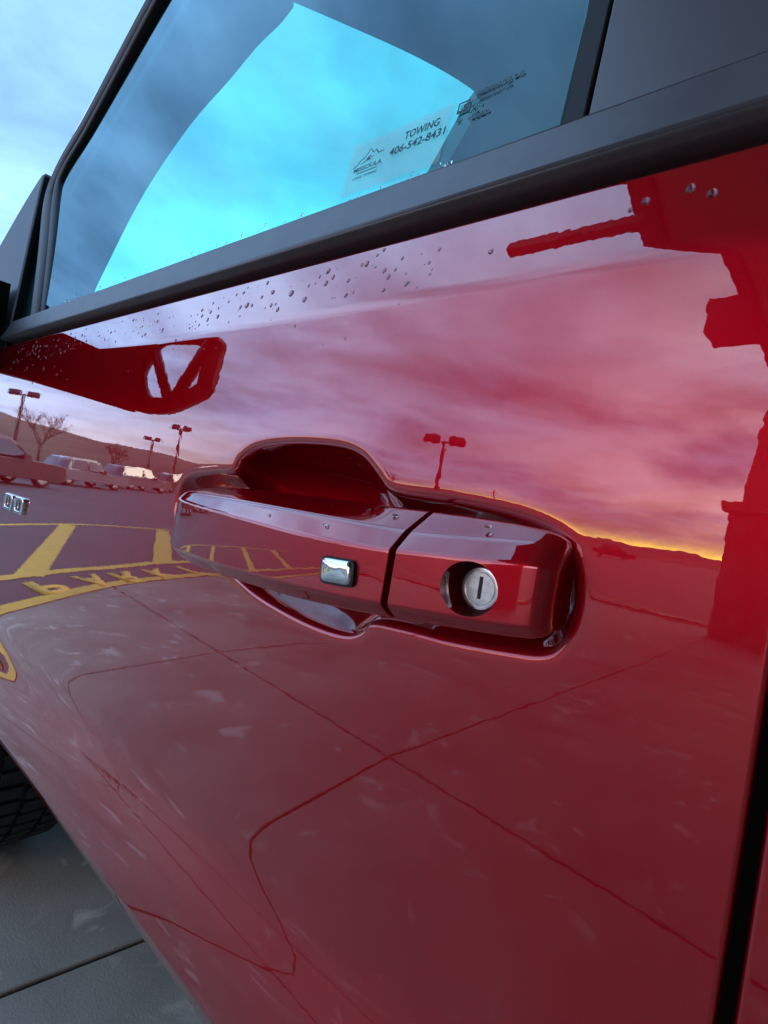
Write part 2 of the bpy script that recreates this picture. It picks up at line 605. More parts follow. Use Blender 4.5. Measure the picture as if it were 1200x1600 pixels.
f.append((a0, a0 + 5, a0 + 4, a0 + 3, a0 + 2, a0 + 1))
v += [(-2.2, 3, .016), (-2.2, 60, .016), (-182, 60, .016), (-182.2, 3, .016)]
f.append((a0 + 6, a0 + 7, a0 + 8, a0 + 9))
road = MB().add(v, f).build('road', M['asphalt'])
for p_ in road.data.polygons:
    pass
tag(road, kind='structure')
def stripe(pts, w, name='painted_line', z=.020):
    P = [np.array(p) for p in pts]
    v, f = [], []
    for i, p in enumerate(P):
        d = P[min(i + 1, len(P) - 1)] - P[max(i - 1, 0)]
        d = d / np.linalg.norm(d)
        nn = np.array([-d[1], d[0]]) * w / 2
        v += [(*(p + nn), z), (*(p - nn), z)]
    f = [(2 * i, 2 * i + 1, 2 * i + 3, 2 * i + 2) for i in range(len(P) - 1)]
    return MB().add(v, f).build(name, M['yellow'], road)
stripe(catmull([(p[0] + .05, p[1]) for p in [(-4.5, -.88)] + inner[3:]], 5, False), .16)
stripe(catmull([(p[0] - .08, p[1]) for p in [(-5.4, -.95)] + second[3:]], 5, False), .16, z=.0205)
stripe(catmull(outer, 5, False), .14, z=.0205)
for a, b in [((-5.85, -1.58), (-10.75, -3.6)), ((-6.9, -3.45), (-11.1, -5.6)), ((-7.3, -5.6), (-11.3, -7.8)), ((-7.55, -7.6), (-11.4, -9.9))]:
    stripe([a, b], .25, z=.0200)
stripe([(-7.1, -14.6), (-4.36, -12.8), (-2.45, -11.75), (3, -11.75)], .14)
# the word on the pavement, read from the lane's outer side
marks = [(-5.48, -1.42), (-5.79, -1.92), (-6.02, -2.36), (-6.26, -2.86), (-6.56, -3.44), (-6.74, -3.95), (-6.92, -4.55), (-7.05, -5.1)]
for k, ch in enumerate('PARKING'):
    me, x0, x1 = text_mesh(ch, .68, 1.0, .028)
    p = np.array(marks[k]); q = np.array(marks[k + 1])
    d = (q - p) / np.linalg.norm(q - p)
    u = np.array([1.0, -.05])
    wdt = .36 if ch != 'I' else .11
    sx = wdt / max(x1 - x0, .01)
    for vv in me.vertices:
        w_ = p + d * ((vv.co.x - x0) * sx) + u * vv.co.y
        vv.co = (w_[0], w_[1], .0208)
    me.materials.append(M['yellow'])
    o = bpy.data.objects.new('painted_letter', me)
    link(o, road)
    sol = o.modifiers.new('thickness', 'SOLIDIFY')
    sol.thickness = .001

# hills
def ridge(name, pts, depth, mat, seed, amp):
    rnd = random.Random(seed)
    v, f = [], []
    rows = 5
    for i, (az, dist, h) in enumerate(pts):
        for r in range(rows):
            t = r / (rows - 1)
            dd = dist + depth * t
            hh = h * (1 - (1 - t) ** 1.6) + (rnd.uniform(-amp, amp) if r else 0)
            v.append((dd * math.cos(R(az)), dd * math.sin(R(az)), max(hh, -.5) if r else -.5))
    for i in range(len(pts) - 1):
        for r in range(rows - 1):
            a = i * rows + r
            f.append((a, a + 1, a + rows + 1, a + rows))
    o = MB().add(v, f).build(name, mat, None, True)
    return tag(o, kind='structure')
keyaz = [-230, -200, -180, -167, -163, -159, -152.5, -148, -143, -135, -122, -112, -100, -80, -60]
keyel = [2.5, 4.5, 4.4, 3.6, 2.9, 2.5, 2.3, 1.6, 1.0, .6, .15, .0, .0, .2, .5]
pts = []
for k in range(130):
    az = -230 + 170 * k / 129
    e_ = np.interp(az, keyaz, keyel)
    pts.append((az, 110, (175 * math.tan(R(e_)) + 1.15)))
ridge('hill', pts, 65, M['hill'], 3, .35)
pts = []
rnd = random.Random(11)
hh = 0
for k in range(160):
    az = -260 + 260 * k / 159
    e_ = .48 + .25 * math.sin(k * .55) + .35 * math.sin(k * 1.3 + 1) + rnd.uniform(-.12, .12)
    pts.append((az, 1500, max(20, 2000 * math.tan(R(max(.25, e_))))))
ridge('mountains', pts, 500, M['mountain'], 5, 4)

# covered entrance to the right of the lane: canopy on stone pillars
can = empty('entrance_canopy', (2.5, -6, 0))
tag(can, 'tan entrance canopy with a stone pillar, mirrored along the right edge of the door', 'canopy')
def off(o):
    o.matrix_parent_inverse = Matrix.Translation(can.location).inverted()
    return o
bpy.context.view_layer.update()
off(MB().box(-1.05, 6.5, -10.6, 4.2, 4.22, 4.28).build('soffit', M['stucco'], can))
off(MB().box(-1.12, -1.052, -10.67, 4.27, 4.18, 4.75).build('fascia_board', M['fascia'], can))
off(MB().box(-1.05, 6.5, 4.202, 4.27, 4.18, 4.75).build('fascia_board', M['fascia'], can))
off(MB().box(-1.05, 6.5, -10.67, -10.602, 4.18, 4.75).build('fascia_board', M['fascia'], can))
off(MB().add([(-1.4, -10.95, 4.752), (6.8, -10.95, 4.752), (6.8, 4.5, 4.752), (-1.4, 4.5, 4.752), (2.2, -8, 6.6), (3.4, -8, 6.6), (3.4, 2, 6.6), (2.2, 2, 6.6)],
        [(0, 1, 5, 4), (1, 2, 6, 5), (2, 3, 7, 6), (3, 0, 4, 7), (4, 5, 6, 7), (3, 2, 1, 0)]).build('roof', M['roofing'], can))
off(MB().box(-2.08, -1.13, -2.05, -1.97, 4.24, 4.32).build('outrigger', M['fascia'], can))
off(MB().box(-1.62, -1.122, -7.45, -6.75, 4.05, 4.55).build('downspout_box', M['fascia'], can))
for px, py in ((-1.02, -10.05), (5.6, -10.05), (-.4, 3.7), (5.6, 3.7)):
    off(MB().frustum(px, py, .01, 2.05, .50, .46).build('pillar_base', M['stone'], can))
    off(MB().box(px - .56, px + .56, py - .56, py + .56, 2.052, 2.2).build('pillar_cap', M['stucco'], can))
    off(MB().frustum(px, py, 2.202, 4.215, .34, .20).build('pillar_shaft', M['stucco'], can))

off(MB().box(6.52, 6.9, -10.6, 4.2, .01, 4.70).build('sky_block_wall', M['stucco'], can))  # unseen wall, added to block side sky and darken the ground under the canopy
# parking-lot lamps
def lamp(r, az, h, wid, rot, label, n=2):
    x, y = r * math.cos(R(az)), r * math.sin(R(az))
    o = empty('lot_lamp', (x, y, 0))
    o.rotation_euler.z = R(rot)
    MB().tube([(0, 0, 0), (0, 0, .7)], .28, 12).build('footing', M['stucco'], o)
    MB().tube([(0, 0, .7), (0, 0, h)], [.17, .13], 8).build('pole', M['lamp_metal'], o)
    for s in ((-1, 1) if n == 2 else (1,)):
        MB().tube([(0, 0, h - .15), (s * wid * .22, 0, h)], .05, 6).build('arm', M['lamp_metal'], o)
        poly = rounded([(s * wid * .08, -.38), (s * wid * .5, -.3), (s * wid * .5, .3), (s * wid * .08, .38)], [.15] * 4, 3)
        MB().loft([[(a * .9 + s * wid * .03, b * .8, h - .22) for a, b in poly], [(a, b, h - .05) for a, b in poly], [(a, b, h + .2) for a, b in poly], [(a * .85 + s * wid * .04, b * .7, h + .4) for a, b in poly]]).build('lamp_head', M['lamp_metal'], o)
    return tag(o, label, 'lamp post', 'parking lot lamps')
lamp(37, -125.8, 6.9, 2.9, 145, 'two-headed lamp post mirrored large in the pink sky above the handle')
lamp(62, -165.5, 7.2, 2.6, 110, 'two-headed lamp post mirrored beside the bare tree at the far left')
lamp(66, -152.3, 7.2, 2.2, 118, 'taller of two lamp posts mirrored left of the handle scoop')
lamp(93, -154.6, 7.0, 2.6, 118, 'shorter lamp post mirrored just left of its taller twin')
# wooden pole
pole = empty('utility_pole', (100 * math.cos(R(-119.9)), 100 * math.sin(R(-119.9)), 0))
MB().tube([(0, 0, -.3), (0, 0, 8.2)], [.22, .15], 8).build('pole_shaft', M['wood_pole'], pole)
MB().box(-1.2, 1.2, -.06, .06, 7.2, 7.4).build('crossarm', M['wood_pole'], pole)
tag(pole, 'thin wooden utility pole mirrored above the key lock cap', 'utility pole')

# bare trees
def bare_tree(r, az, h, seed, label):
    rnd = random.Random(seed)
    o = empty('bare_tree', (r * math.cos(R(az)), r * math.sin(R(az)), 0))
    tr, cr = MB(), MB()
    tr.tube([(0, 0, -.2), (.1, 0, h * .25), (0, .1, h * .42)], [.22, .17, .13], 7)
    def grow(p, d, ln, rad, lv):
        q = p + d * ln
        mid = p + d * ln * .5 + Vector((rnd.uniform(-1, 1), rnd.uniform(-1, 1), rnd.uniform(-.5, .5))) * ln * .07
        (cr if lv else tr).tube([p, mid, q], [rad, rad * .8, rad * .6], 3 if lv > 1 else 5, False)
        if lv >= 4:
            return
        for k in range(3 if lv < 3 else 4):
            nd = (d + Vector((rnd.uniform(-1, 1), rnd.uniform(-1, 1), rnd.uniform(-.35, .8))) * .62).normalized()
            grow(p + d * ln * rnd.uniform(.45, 1), nd, ln * rnd.uniform(.6, .8), rad * .6, lv + 1)
    for k in range(5):
        a = k * 1.26 + rnd.uniform(-.3, .3)
        grow(Vector((0, .05, h * rnd.uniform(.25, .42))), Vector((math.cos(a) * .6, math.sin(a) * .6, 1)).normalized(), h * .25, .09, 0)
    tr.build('trunk', M['bark'], o, True)
    cr.build('crown', M['bark'], o)
    return tag(o, label, 'tree', 'leafless trees around the lot')
bare_tree(80, -163.6, 8.4, 4, 'leafless tree mirrored at the far left edge below the mirror')
bare_tree(60, -131.3, 6.6, 9, 'leafless tree mirrored just right of the handle scoop')
bare_tree(85, -157.5, 5.2, 14, 'small leafless tree mirrored on the hill left of the lamps')

# parked cars across the lane
def wheel_parts(parent, x, y, r, w, side):
    ty = MB()
    n = 20
    prof_ = [(-w / 2, r * .62), (-w / 2, r * .9), (-w * .32, r), (w * .32, r), (w / 2, r * .9), (w / 2, r * .62)]
    rings = [[(x + rr * math.cos(2 * math.pi * k / n), y + a, r + rr * math.sin(2 * math.pi * k / n)) for a, rr in prof_] for k in range(n)]
    rings.append(rings[0])
    whl = ty.loft(rings, False, False).build('wheel', M['tyre'], parent, True)
    rim = MB().tube([(x, y - w * .38 * 1, r), (x, y + w * .38, r)], r * .63, 14)
    rim.build('rim', M['rim'], whl)
    return whl
def car(x, y, rz, colr, label, L=4.9, Ht=1.75, Wd=1.9, suv=True):
    o = empty('parked_car', (x, y, .016))
    o.rotation_euler.z = R(rz)
    mp = principled('car_paint', colr, rough=.3, metal=.2, Coat_Weight=1., Coat_Roughness=.02)
    h1 = Ht * .56
    lower = [(-L / 2, .35), (-L / 2 + .02, h1 * .75), (-L / 2 + .1, h1 * .93), (-L * .2, h1), (L * .42, h1 * 1.02), (L / 2 - .05, h1 * .95), (L / 2, .45), (L / 2 - .1, .30), (-L / 2 + .1, .28)]
    low = rounded(lower, [.1, .12, .25, .15, .1, .12, .1, .1, .1], 3)
    rings = []
    for yy_, s in ((-Wd / 2, .93), (-Wd / 2 + .05, 1.0), (Wd / 2 - .05, 1.0), (Wd / 2, .93)):
        rings.append([(a * (1 if s == 1 else .985), yy_, .65 + (b - .65) * s) for a, b in low])
    MB().loft(rings).build('body', mp, o, True, True)
    back = L * .44 if suv else L * .30
    top = [(-L * .22, h1 - .02), (-L * .06, Ht), (L * .12, Ht + .02), (back - .12, Ht - .05), (back + .06, h1 - .02)]
    tp = rounded(top, [.05, .22, .3, .22, .05], 3)
    w0, w1 = Wd / 2 - .06, Wd / 2 - .26
    rings = []
    for sgn in (-1, 1):
        rings.append([(a, sgn * (w0 + (w1 - w0) * (b - h1) / (Ht - h1)), b) for a, b in tp])
    MB().loft(rings).build('cabin', mp, o, True, True)
    for sgn in (-1, 1):
        for q in ([(-L * .175, .12), (-L * .055, .84), (L * .06, .86), (L * .06, .1)], [(L * .085, .1), (L * .085, .86), (back - .22, .80), (back - .1, .1)]):
            v = []
            for a, tt in q:
                yv = sgn * (w0 + (w1 - w0) * tt + .012)
                v.append((a, yv, h1 + (Ht - h1) * tt))
            vin = [(p[0], p[1] - sgn * .02, p[2]) for p in v]
            MB().loft([v, vin]).build('window', M['car_glass'], o)
        for wx in (-L * .31, L * .30):
            wheel_parts(o, wx, sgn * (Wd / 2 - .13), .36, .24, sgn)
        MB().box(-L / 2 - .012, -L / 2 + .06, sgn * Wd * .36 - .2, sgn * Wd * .36 + .2, h1 * .68, h1 * .85).build('headlight', M['chrome'], o)
        MB().box(-L * .16, -L * .11, sgn * (Wd / 2) - .02, sgn * (Wd / 2) + .2 * sgn, h1, h1 + .17).build('wing_mirror', mp, o)
    v = [(-L * .212, -w0 + .1, h1 + .04), (-L * .212, w0 - .1, h1 + .04), (-L * .075, w1 - .08, Ht - .1), (-L * .075, -w1 + .08, Ht - .1)]
    v = [(p[0] - .025, p[1], p[2]) for p in v]
    MB().loft([v, [(p[0] + .03, p[1], p[2]) for p in v]]).build('front_screen', M['car_glass'], o)
    return tag(o, label, 'car', 'cars parked across the lane')
def at(r, az):
    return r * math.cos(R(az)), r * math.sin(R(az))
car(*at(24.0, -167.8), 66, (.05, .012, .014), 'dark maroon parked car, nearest of the row mirrored at the left edge', 5.3, 1.75, 1.95, False)
car(*at(32.0, -160.4), 66, (.16, .165, .175), 'mid grey parked car mirrored second from the left edge', 4.9, 1.42, 1.85, False)
car(*at(40.0, -155.6), 66, (.10, .11, .12), 'dark grey parked car mirrored third from the left edge', 4.8, 1.5)
car(*at(48.0, -152.0), 66, (.03, .012, .014), 'near-black parked car mirrored fourth from the left edge', 4.8, 1.5, 1.85, False)
car(*at(56.0, -149.0), 66, (.26, .27, .28), 'pale grey parked car mirrored nearest to the handle scoop', 4.8, 1.6)
car(-30, -68, 160, (.40, .41, .43), 'silver parked car mirrored low beside the right end of the handle', 4.8, 1.7)
car(-21, -66, 160, (.05, .05, .06), 'black parked car mirrored beneath the yellow glow on the right', 4.8, 1.55, 1.9, False)

# ================================================================== THE TRUCK
truck = empty('pickup_truck', (0, 0, 0))
tag(truck, 'glossy red pickup truck seen close along its driver door', 'pickup truck')
X0, X1 = -1.235, -.019          # front and rear edges of the front door

# ---- recess outline round the handle (x, z relative to the lens height)
RO = [(-.4399, -.0085), (-.4276, .0036), (-.3944, .0095), (-.3668, .0122), (-.3579, .0228), (-.3395, .032), (-.3032, .0363), (-.2577, .0363), (-.2338, .0317), (-.2184, .0217), (-.2084, .0138), (-.1958, .0116), (-.1633, .0113), (-.1323, .0095), (-.1114, .0059), (-.098, -.0002), (-.0912, -.0092), (-.0878, -.02), (-.0878, -.0328), (-.0916, -.0453), (-.0995, -.0522), (-.1174, -.0556), (-.1499, -.0592), (-.1794, -.0605), (-.2021, -.063), (-.210, -.0705), (-.2211, -.0752), (-.2437, -.0768), (-.2757, -.0751), (-.3127, -.0702), (-.345, -.062), (-.39, -.054), (-.425, -.043), (-.44, -.027)]
RO = np.array(catmull(RO, 8))
def sdf(px, pz):
    A = RO
    B = np.roll(RO, -1, axis=0)
    best = np.full(px.shape, 1e9)
    inside = np.zeros(px.shape, bool)
    for a, b in zip(A, B):
        ex, ez = b - a
        wx, wz = px - a[0], pz - a[1]
        t = np.clip((wx * ex + wz * ez) / (ex * ex + ez * ez + 1e-16), 0, 1)
        best = np.minimum(best, (wx - t * ex) ** 2 + (wz - t * ez) ** 2)
        c = (a[1] > pz) != (b[1] > pz)
        xi = a[0] + (pz - a[1]) / (b[1] - a[1] + 1e-16) * ex
        inside ^= c & (px < xi)
    return np.sqrt(best) * np.where(inside, 1, -1)
def recess(px, pz):
    t = sdf(px, pz)
    r = .0014
    tp = r * np.logaddexp(0, (t - .001) / r)
    dmax = .017 + .033 * np.exp(-((px + .275) / .095) ** 2)
    return dmax * (1 - np.exp(-tp / .0085))
def axis(segs):
    o = [segs[0][0]]
    for a, b, st in segs:
        k = max(1, int(round((b - a) / st)))
        o += list(np.linspace(a, b, k + 1)[1:])
    return np.array(o)
gx = axis([(X0, -.475, .012), (-.475, -.452, .004), (-.452, -.075, .0011), (-.075, -.05, .004), (-.05, X1, .006)])
gz = axis([(-.60, -.37, .012), (-.37, -.33, .0012), (-.33, -.23, .0025), (-.23, -.086, .006), (-.086, .046, .0011), (.046, .115, .006), (.115, .14, .001), (.14, .166, .004), (.166, .179, .0008)])
def door_fields(gx, gz, with_recess=True):
    PX, PZ = np.meshgrid(gx, gz)
    def Y(px, pz):
        y = prof(pz)
        if with_recess:
            rec = np.zeros(px.shape)
            mk = (px > -.46) & (px < -.07) & (pz > -.095) & (pz < .055)
            rec[mk] = recess(px[mk], pz[mk])
            y = y + rec
        return y
    y = Y(PX, PZ)
    sx = np.zeros(PX.shape)
    sz = slope(PZ)
    if with_recess:
        h = .0003
        mk = (PX > -.46) & (PX < -.07) & (PZ > -.095) & (PZ < .055)
        a, b = PX[mk], PZ[mk]
        sx[mk] = (recess(a + h, b) - recess(a - h, b)) / (2 * h)
        sz[mk] = sz[mk] + (recess(a, b + h) - recess(a, b - h)) / (2 * h)
    return PX, PZ, y, sx, sz
def skin(name, gx, gz, with_recess, mat, parent, cut=None, endroll=(False, False)):
    PX, PZ, y, sx, sz = door_fields(gx, gz, with_recess)
    nz, nx = PX.shape
    v = np.stack([PX.ravel(), y.ravel(), PZ.ravel() + H], 1)
    nn = np.stack([sx.ravel(), -np.ones(PX.size), sz.ravel()], 1)
    nn /= np.linalg.norm(nn, axis=1)[:, None]
    f = []
    for j in range(nz - 1):
        for i in range(nx - 1):
            a = j * nx + i
            if cut is not None and cut(.5 * (gx[i] + gx[i + 1]), .5 * (gz[j] + gz[j + 1])):
                continue
            f.append((a, a + 1, a + nx + 1, a + nx))
    v = [tuple(p) for p in v]
    nn = [tuple(p) for p in nn]
    # rolled hem at the ends, turning into the body
    for side, on_ in enumerate(endroll):
        if not on_:
            continue
        i = nx - 1 if side else 0
        sg = 1 if side else -1
        prev = [j * nx + i for j in range(nz)]
        steps = [(.0012, .0004, 30), (.0022, .0013, 60), (.0026, .0026, 90), (.0026, .028, 90)]
        for ddx, ddy, ang in steps:
            cur = []
            for j in range(nz):
                p = v[j * nx + i]
                cur.append(len(v))
                v.append((p[0] + sg * ddx, p[1] + ddy, p[2]))
                n0 = nn[j * nx + i]
                ca, sa = math.cos(R(ang)), math.sin(R(ang))
                nn.append((sg * sa, n0[1] * ca, n0[2] * ca))
            for j in range(nz - 1):
                q = (prev[j], cur[j], cur[j + 1], prev[j + 1])
                f.append(q if sg > 0 else q[::-1])
            prev = cur
    return mesh_obj(name, v, f, mat, parent, True, nn)
door = skin('front_door', gx, gz, True, M['paint'], truck, None, (True, True))

# rear door, fender, lower sill (same section as the door)
gzr = axis([(-.60, -.37, .02), (-.37, -.33, .002), (-.33, -.23, .004), (-.23, .115, .02), (.115, .14, .0015), (.14, .166, .006), (.166, .179, .0012)])
rear = skin('rear_door', axis([(-.0085, .06, .02), (.06, .95, .1)]), gzr, False, M['paint'], truck, None, (True, True))
AXF, TR = -1.90, .42
def arch(x, z, ax=AXF, r=.50):
    return (x - ax) ** 2 + (z + H - TR) ** 2 < r * r
gzf = axis([(-.60, -.37, .02), (-.37, -.33, .002), (-.33, -.23, .004), (-.23, .115, .02), (.115, .14, .0015), (.14, .166, .006)])
fend = skin('front_fender', axis([(-2.75, X0 - .0075, .018)]), gzf, False, M['paint'], truck, arch, (False, True))
box_side = skin('cargo_box_side', axis([(.97, 3.2, .03)]), gzf, False, M['paint'], truck, lambda x, z: arch(x, z, 2.0, .5), (True, False))
lip = []
for k in range(25):
    a = R(34 + 112 * k / 24)
    x, z = AXF + .50 * math.cos(a), TR + .50 * math.sin(a)
    lip.append((x, float(prof(max(z - H, -.6))) - .004, z))
MB().tube(lip, [.003 + .013 * min(1, k / 5, (24 - k) / 5) for k in range(25)], 8).build('wheel_arch_lip', M['paint'], fend, True)
MB().prism([(.345, .40), (.30, .50), (.26, .565), (.30, .60), (.45, .60), (.45, .40)], 0, X0 - .01, .96).build('sill', M['under'], truck)

# front wheel with tread blocks
fw = empty('front_wheel', (AXF, .30, TR), truck)
n = 64
tprof = [(-.135, .24), (-.142, .33), (-.135, .385), (-.115, .408), (.115, .408), (.135, .385), (.142, .33), (.135, .24)]
rings = [[(rr * math.cos(2 * math.pi * k / n), a, rr * math.sin(2 * math.pi * k / n)) for a, rr in tprof] for k in range(n)]
rings.append(rings[0])
MB().loft(rings, False, False).build('tyre', M['tyre'], fw, True, True)
bl = MB()
for k in range(56):
    a0_, a1_ = 2 * math.pi * k / 56, 2 * math.pi * (k + .72) / 56
    for j, (ya, yb) in enumerate(((-.122, -.078), (-.066, -.012), (.0, .054), (.066, .122))):
        sh = .03 * (j % 2)
        pts8 = []
        for rr in (.404, .420):
            for aa in (a0_ + sh, a1_ + sh):
                for yv in (ya, yb):
                    pts8.append((rr * math.cos(aa), yv, rr * math.sin(aa)))
        bl.add(pts8, [(0, 1, 3, 2), (4, 6, 7, 5), (0, 4, 5, 1), (2, 3, 7, 6), (0, 2, 6, 4), (1, 5, 7, 3)])
tb = bl.build('tread_blocks', M['tyre'], fw)
tag(tb, kind='stuff')
MB().tube([(0, -.11, 0), (0, .11, 0)], .25, 28).build('rim', M['rim'], fw)
rw = empty('rear_wheel', (2.0, .30, TR), truck)
MB().loft(rings, False, False).build('tyre', M['tyre'], rw, True, True)
MB().tube([(0, -.11, 0), (0, .11, 0)], .25, 28).build('rim', M['rim'], rw)
for xx in (AXF, 2.0):
    fo = empty('far_wheel', (xx, 1.76, TR), truck)
    MB().loft(rings, False, False).build('tyre', M['tyre'], fo, True, True)
# underbody and wheel house
MB().box(X0, .96, .21, 1.85, .50, .56).build('underbody', M['under'], truck)
MB().box(-1.235, 5.2 - 2, .42, .58, .42, .50).build('chassis_rail', M['under'], truck)
MB().box(-2.6, -1.26, .50, 1.56, .50, 1.0).build('engine_bay', M['under'], truck)
MB().box(-2.6, -1.24, .06, 2.0, .99, 1.03).build('wheel_house', M['under'], truck)
# hood, far side, roof, cargo box
MB().loft([[(-2.75, y, 1.15 + .10 * math.sin(math.pi * (y - .02) / 2.02)) for y in np.linspace(.02, 2.04, 9)] + [(-2.75, 2.04, .9), (-2.75, .02, .9)],
           [(-1.45, y, 1.22 + .12 * math.sin(math.pi * (y - .02) / 2.02)) for y in np.linspace(.02, 2.04, 9)] + [(-1.45, 2.04, .9), (-1.45, .02, .9)]]).build('hood', M['paint'], truck, True, True)
MB().box(-2.75, 3.2, 2.045, 2.075, .58, 1.30).build('far_side', M['paint'], truck)
MB().box(.98, 3.2, .10, 2.03, .62, .68).build('cargo_floor', M['under'], truck)
MB().box(.98, 1.02, .06, 2.03, .68, 1.30).build('cargo_front_wall', M['paint'], truck)
MB().box(3.16, 3.2, .06, 2.03, .62, 1.28).build('tailgate', M['paint'], truck)
MB().box(-2.82, -2.76, .08, 1.98, .55, 1.15).build('grille', M['gloss_black'], truck)

# ---- side glass plane
def gy(zr):
    return .03 + .15 * (zr - .2)
def gp(x, zr, o=0.):
    return (x, gy(zr) + o, zr + H)
def gg(x, zr, o=0.):
    return (x, .025 + .165 * (zr - .215) + o, zr + H)
# window glass
inner_edge = [(-.962, .190), (-.975, .235), (-1.06, .36), (-1.152, .49), (-1.15, .52), (-1.09, .58), (-.943, .768), (-.86, .845), (-.70, .87), (-.20, .87), (-.152, .84), (-.1475, .235), (-.1465, .190)]
poly = [gg(x, z) for x, z in inner_edge]
gl = mesh_obj('window_glass', poly, [tuple(range(len(poly)))], M['glass'], door)
if gl.data.polygons[0].normal.y > 0:
    gl.data.flip_normals()
sol = None
# frame of the window: swept seal, black
frame_path = [(-.93, .150), (-.972, .235), (-1.055, .36), (-1.143, .479), (-1.150, .520), (-1.09, .575), (-1.02, .665), (-.943, .765), (-.86, .845), (-.70, .875), (-.20, .88), (-.12, .88)]
def offset_path(path, w):
    o = []
    for i, p in enumerate(path):
        a = np.array(path[max(i - 1, 0)]); b = np.array(path[min(i + 1, len(path) - 1)])
        d = (b - a) / np.linalg.norm(b - a)
        o.append((p[0] - d[1] * w, p[1] + d[0] * w))
    return o
fp = catmull(frame_path, 5, False)
def frame_strip(name, w0, w1, y0, y1, mat, bulge=0.):
    a, b = offset_path(fp, w0), offset_path(fp, w1)
    mid = offset_path(fp, (w0 + w1) / 2)
    rings = []
    for p, q, m_ in zip(a, b, mid):
        rings.append([gp(*p, y1), gp(*p, y0), gp(*m_, y0 - bulge), gp(*q, y0), gp(*q, y1)])
    return MB().loft(rings).build(name, mat, door, True, True)
frame_strip('window_seal', -.002, .026, -.006, .03, M['rubber'], .004)
frame_strip('window_frame', .028, .066, -.004, .03, M['black_plastic'], .008)
# sail panel ahead of the window
sail = [(-1.085, .17), (-1.115, .25), (-1.185, .40), (-1.225, .49), (-1.245, .55), (-1.32, .50), (-1.44, .39), (-1.50, .24), (-1.5, .175)]
sr = rounded(sail, [.004, .02, .02, .02, .02, .03, .03, .02, .01], 3)
MB().loft([[gp(x, z, .03) for x, z in sr], [gp(x, z, -.012) for x, z in sr], [gp(-1.27 + (x + 1.27) * .97, .33 + (z - .33) * .97, -.016) for x, z in sr]]).build('sail_panel', M['black_plastic'], door, True, True)
# body-colour pillar ahead of the frame
pp = offset_path(fp, .105)
rings = []
for i, p in enumerate(pp):
    if fp[i][1] < .53:
        continue
    rings.append([gp(*offset_path(fp, w)[i], o_) for w, o_ in ((.068, .03), (.068, -.004), (.080, -.007), (.086, .0), (.083, .05))])
MB().loft(rings).build('windshield_pillar', M['paint'], truck, True, True)
# belt moulding along the window base, and the dark channel below it
sec = [(.036, .178), (.024, .179), (.012, .1815), (.0055, .1845), (.0065, .1880), (.0190, .2185), (.0225, .2208), (.034, .2215), (.05, .20)]
sec = [sec[0], sec[1]] + sec[2:]
def belt(name, x0, x1, mat, parent, s=sec):
    rs = rounded(s, [.001, .002, .002, .003, .002, .004, .003, .002, .002], 3)
    return MB().loft([[(x, y, z + H) for y, z in rs] for x in (x0, x1)]).build(name, mat, parent, True, True)
belt('belt_molding', -1.10, -.019, M['molding'], door)
belt('rear_belt_molding', -.0085, .95, M['molding'], rear)
MB().box(-1.3, .95, .030, .045, H + .10, H + .19).build('belt_channel', M['rubber'], door)
# pillar cover between the doors' windows
pc = [(-.129, .19), (-.140, .875), (-.02, .875), (-.02, .19)]
def panel(name, q, y0, y1, mat, parent, r=.004):
    rr = rounded(q, [r] * len(q), 3)
    cxm = sum(p[0] for p in q) / len(q); czm = sum(p[1] for p in q) / len(q)
    return MB().loft([[gp(x, z, y1) for x, z in rr], [gp(x, z, y0 + .002) for x, z in rr], [gp(x + math.copysign(.0015, cxm - x), z + math.copysign(.0015, czm - z), y0) for x, z in rr]]).build(name, mat, parent, True, True)
panel('pillar_cover', pc, -.012, .03, M['gloss_black'], door)
panel('rear_pillar_cover', [(-.012, .19), (-.012, .845), (.09, .845), (.09, .19)], -.012, .03, M['gloss_black'], rear)
panel('glass_run', [(-.149, .19), (-.154, .87), (-.1385, .87), (-.1335, .19)], -.006, .03, M['rubber'], door, .002)
panel('rear_window_glass', [(.092, .20), (.092, .83), (.86, .83), (.92, .20)], 0, .004, M['car_glass'], rear)
# roof and cabin
roofp = [(.125, .86), (.14, .90), (.25, .925), (.65, .955), (1.03, .965), (1.41, .955), (1.81, .925), (1.92, .90), (1.935, .86)]
def roof_ring(x, dz_, sc=1.):
    return [(x, 1.03 + (y - 1.03) * sc, z + dz_ + H) for y, z in roofp]
outer_r = [roof_ring(-.70, .0), roof_ring(-.4, .02), roof_ring(.5, .02), roof_ring(.95, -.01)]
MB().loft(outer_r, False, False).build('roof', M['paint'], truck, True)
MB().loft([roof_ring(-.70, -.03, .97), roof_ring(-.4, -.03, .97), roof_ring(.9, -.03, .97)], False, False).build('headliner', M['trim'], truck, True)
# windshield lies on z = x + 1.65 (relative)
def wp(x, y, o=0.):
    return (x - o * .7, y, x + 1.65 + H + o * .7)
ws_out = [(-1.36, .10), (-1.10, .10), (-.86, .14), (-.74, .22), (-.68, .66), (-.67, 1.03), (-.68, 1.40), (-.74, 1.84), (-.86, 1.92), (-1.10, 1.96), (-1.36, 1.96)]
ws = MB().add([wp(*p) for p in ws_out], [tuple(range(len(ws_out)))]).build('windshield', M['windshield'], truck)
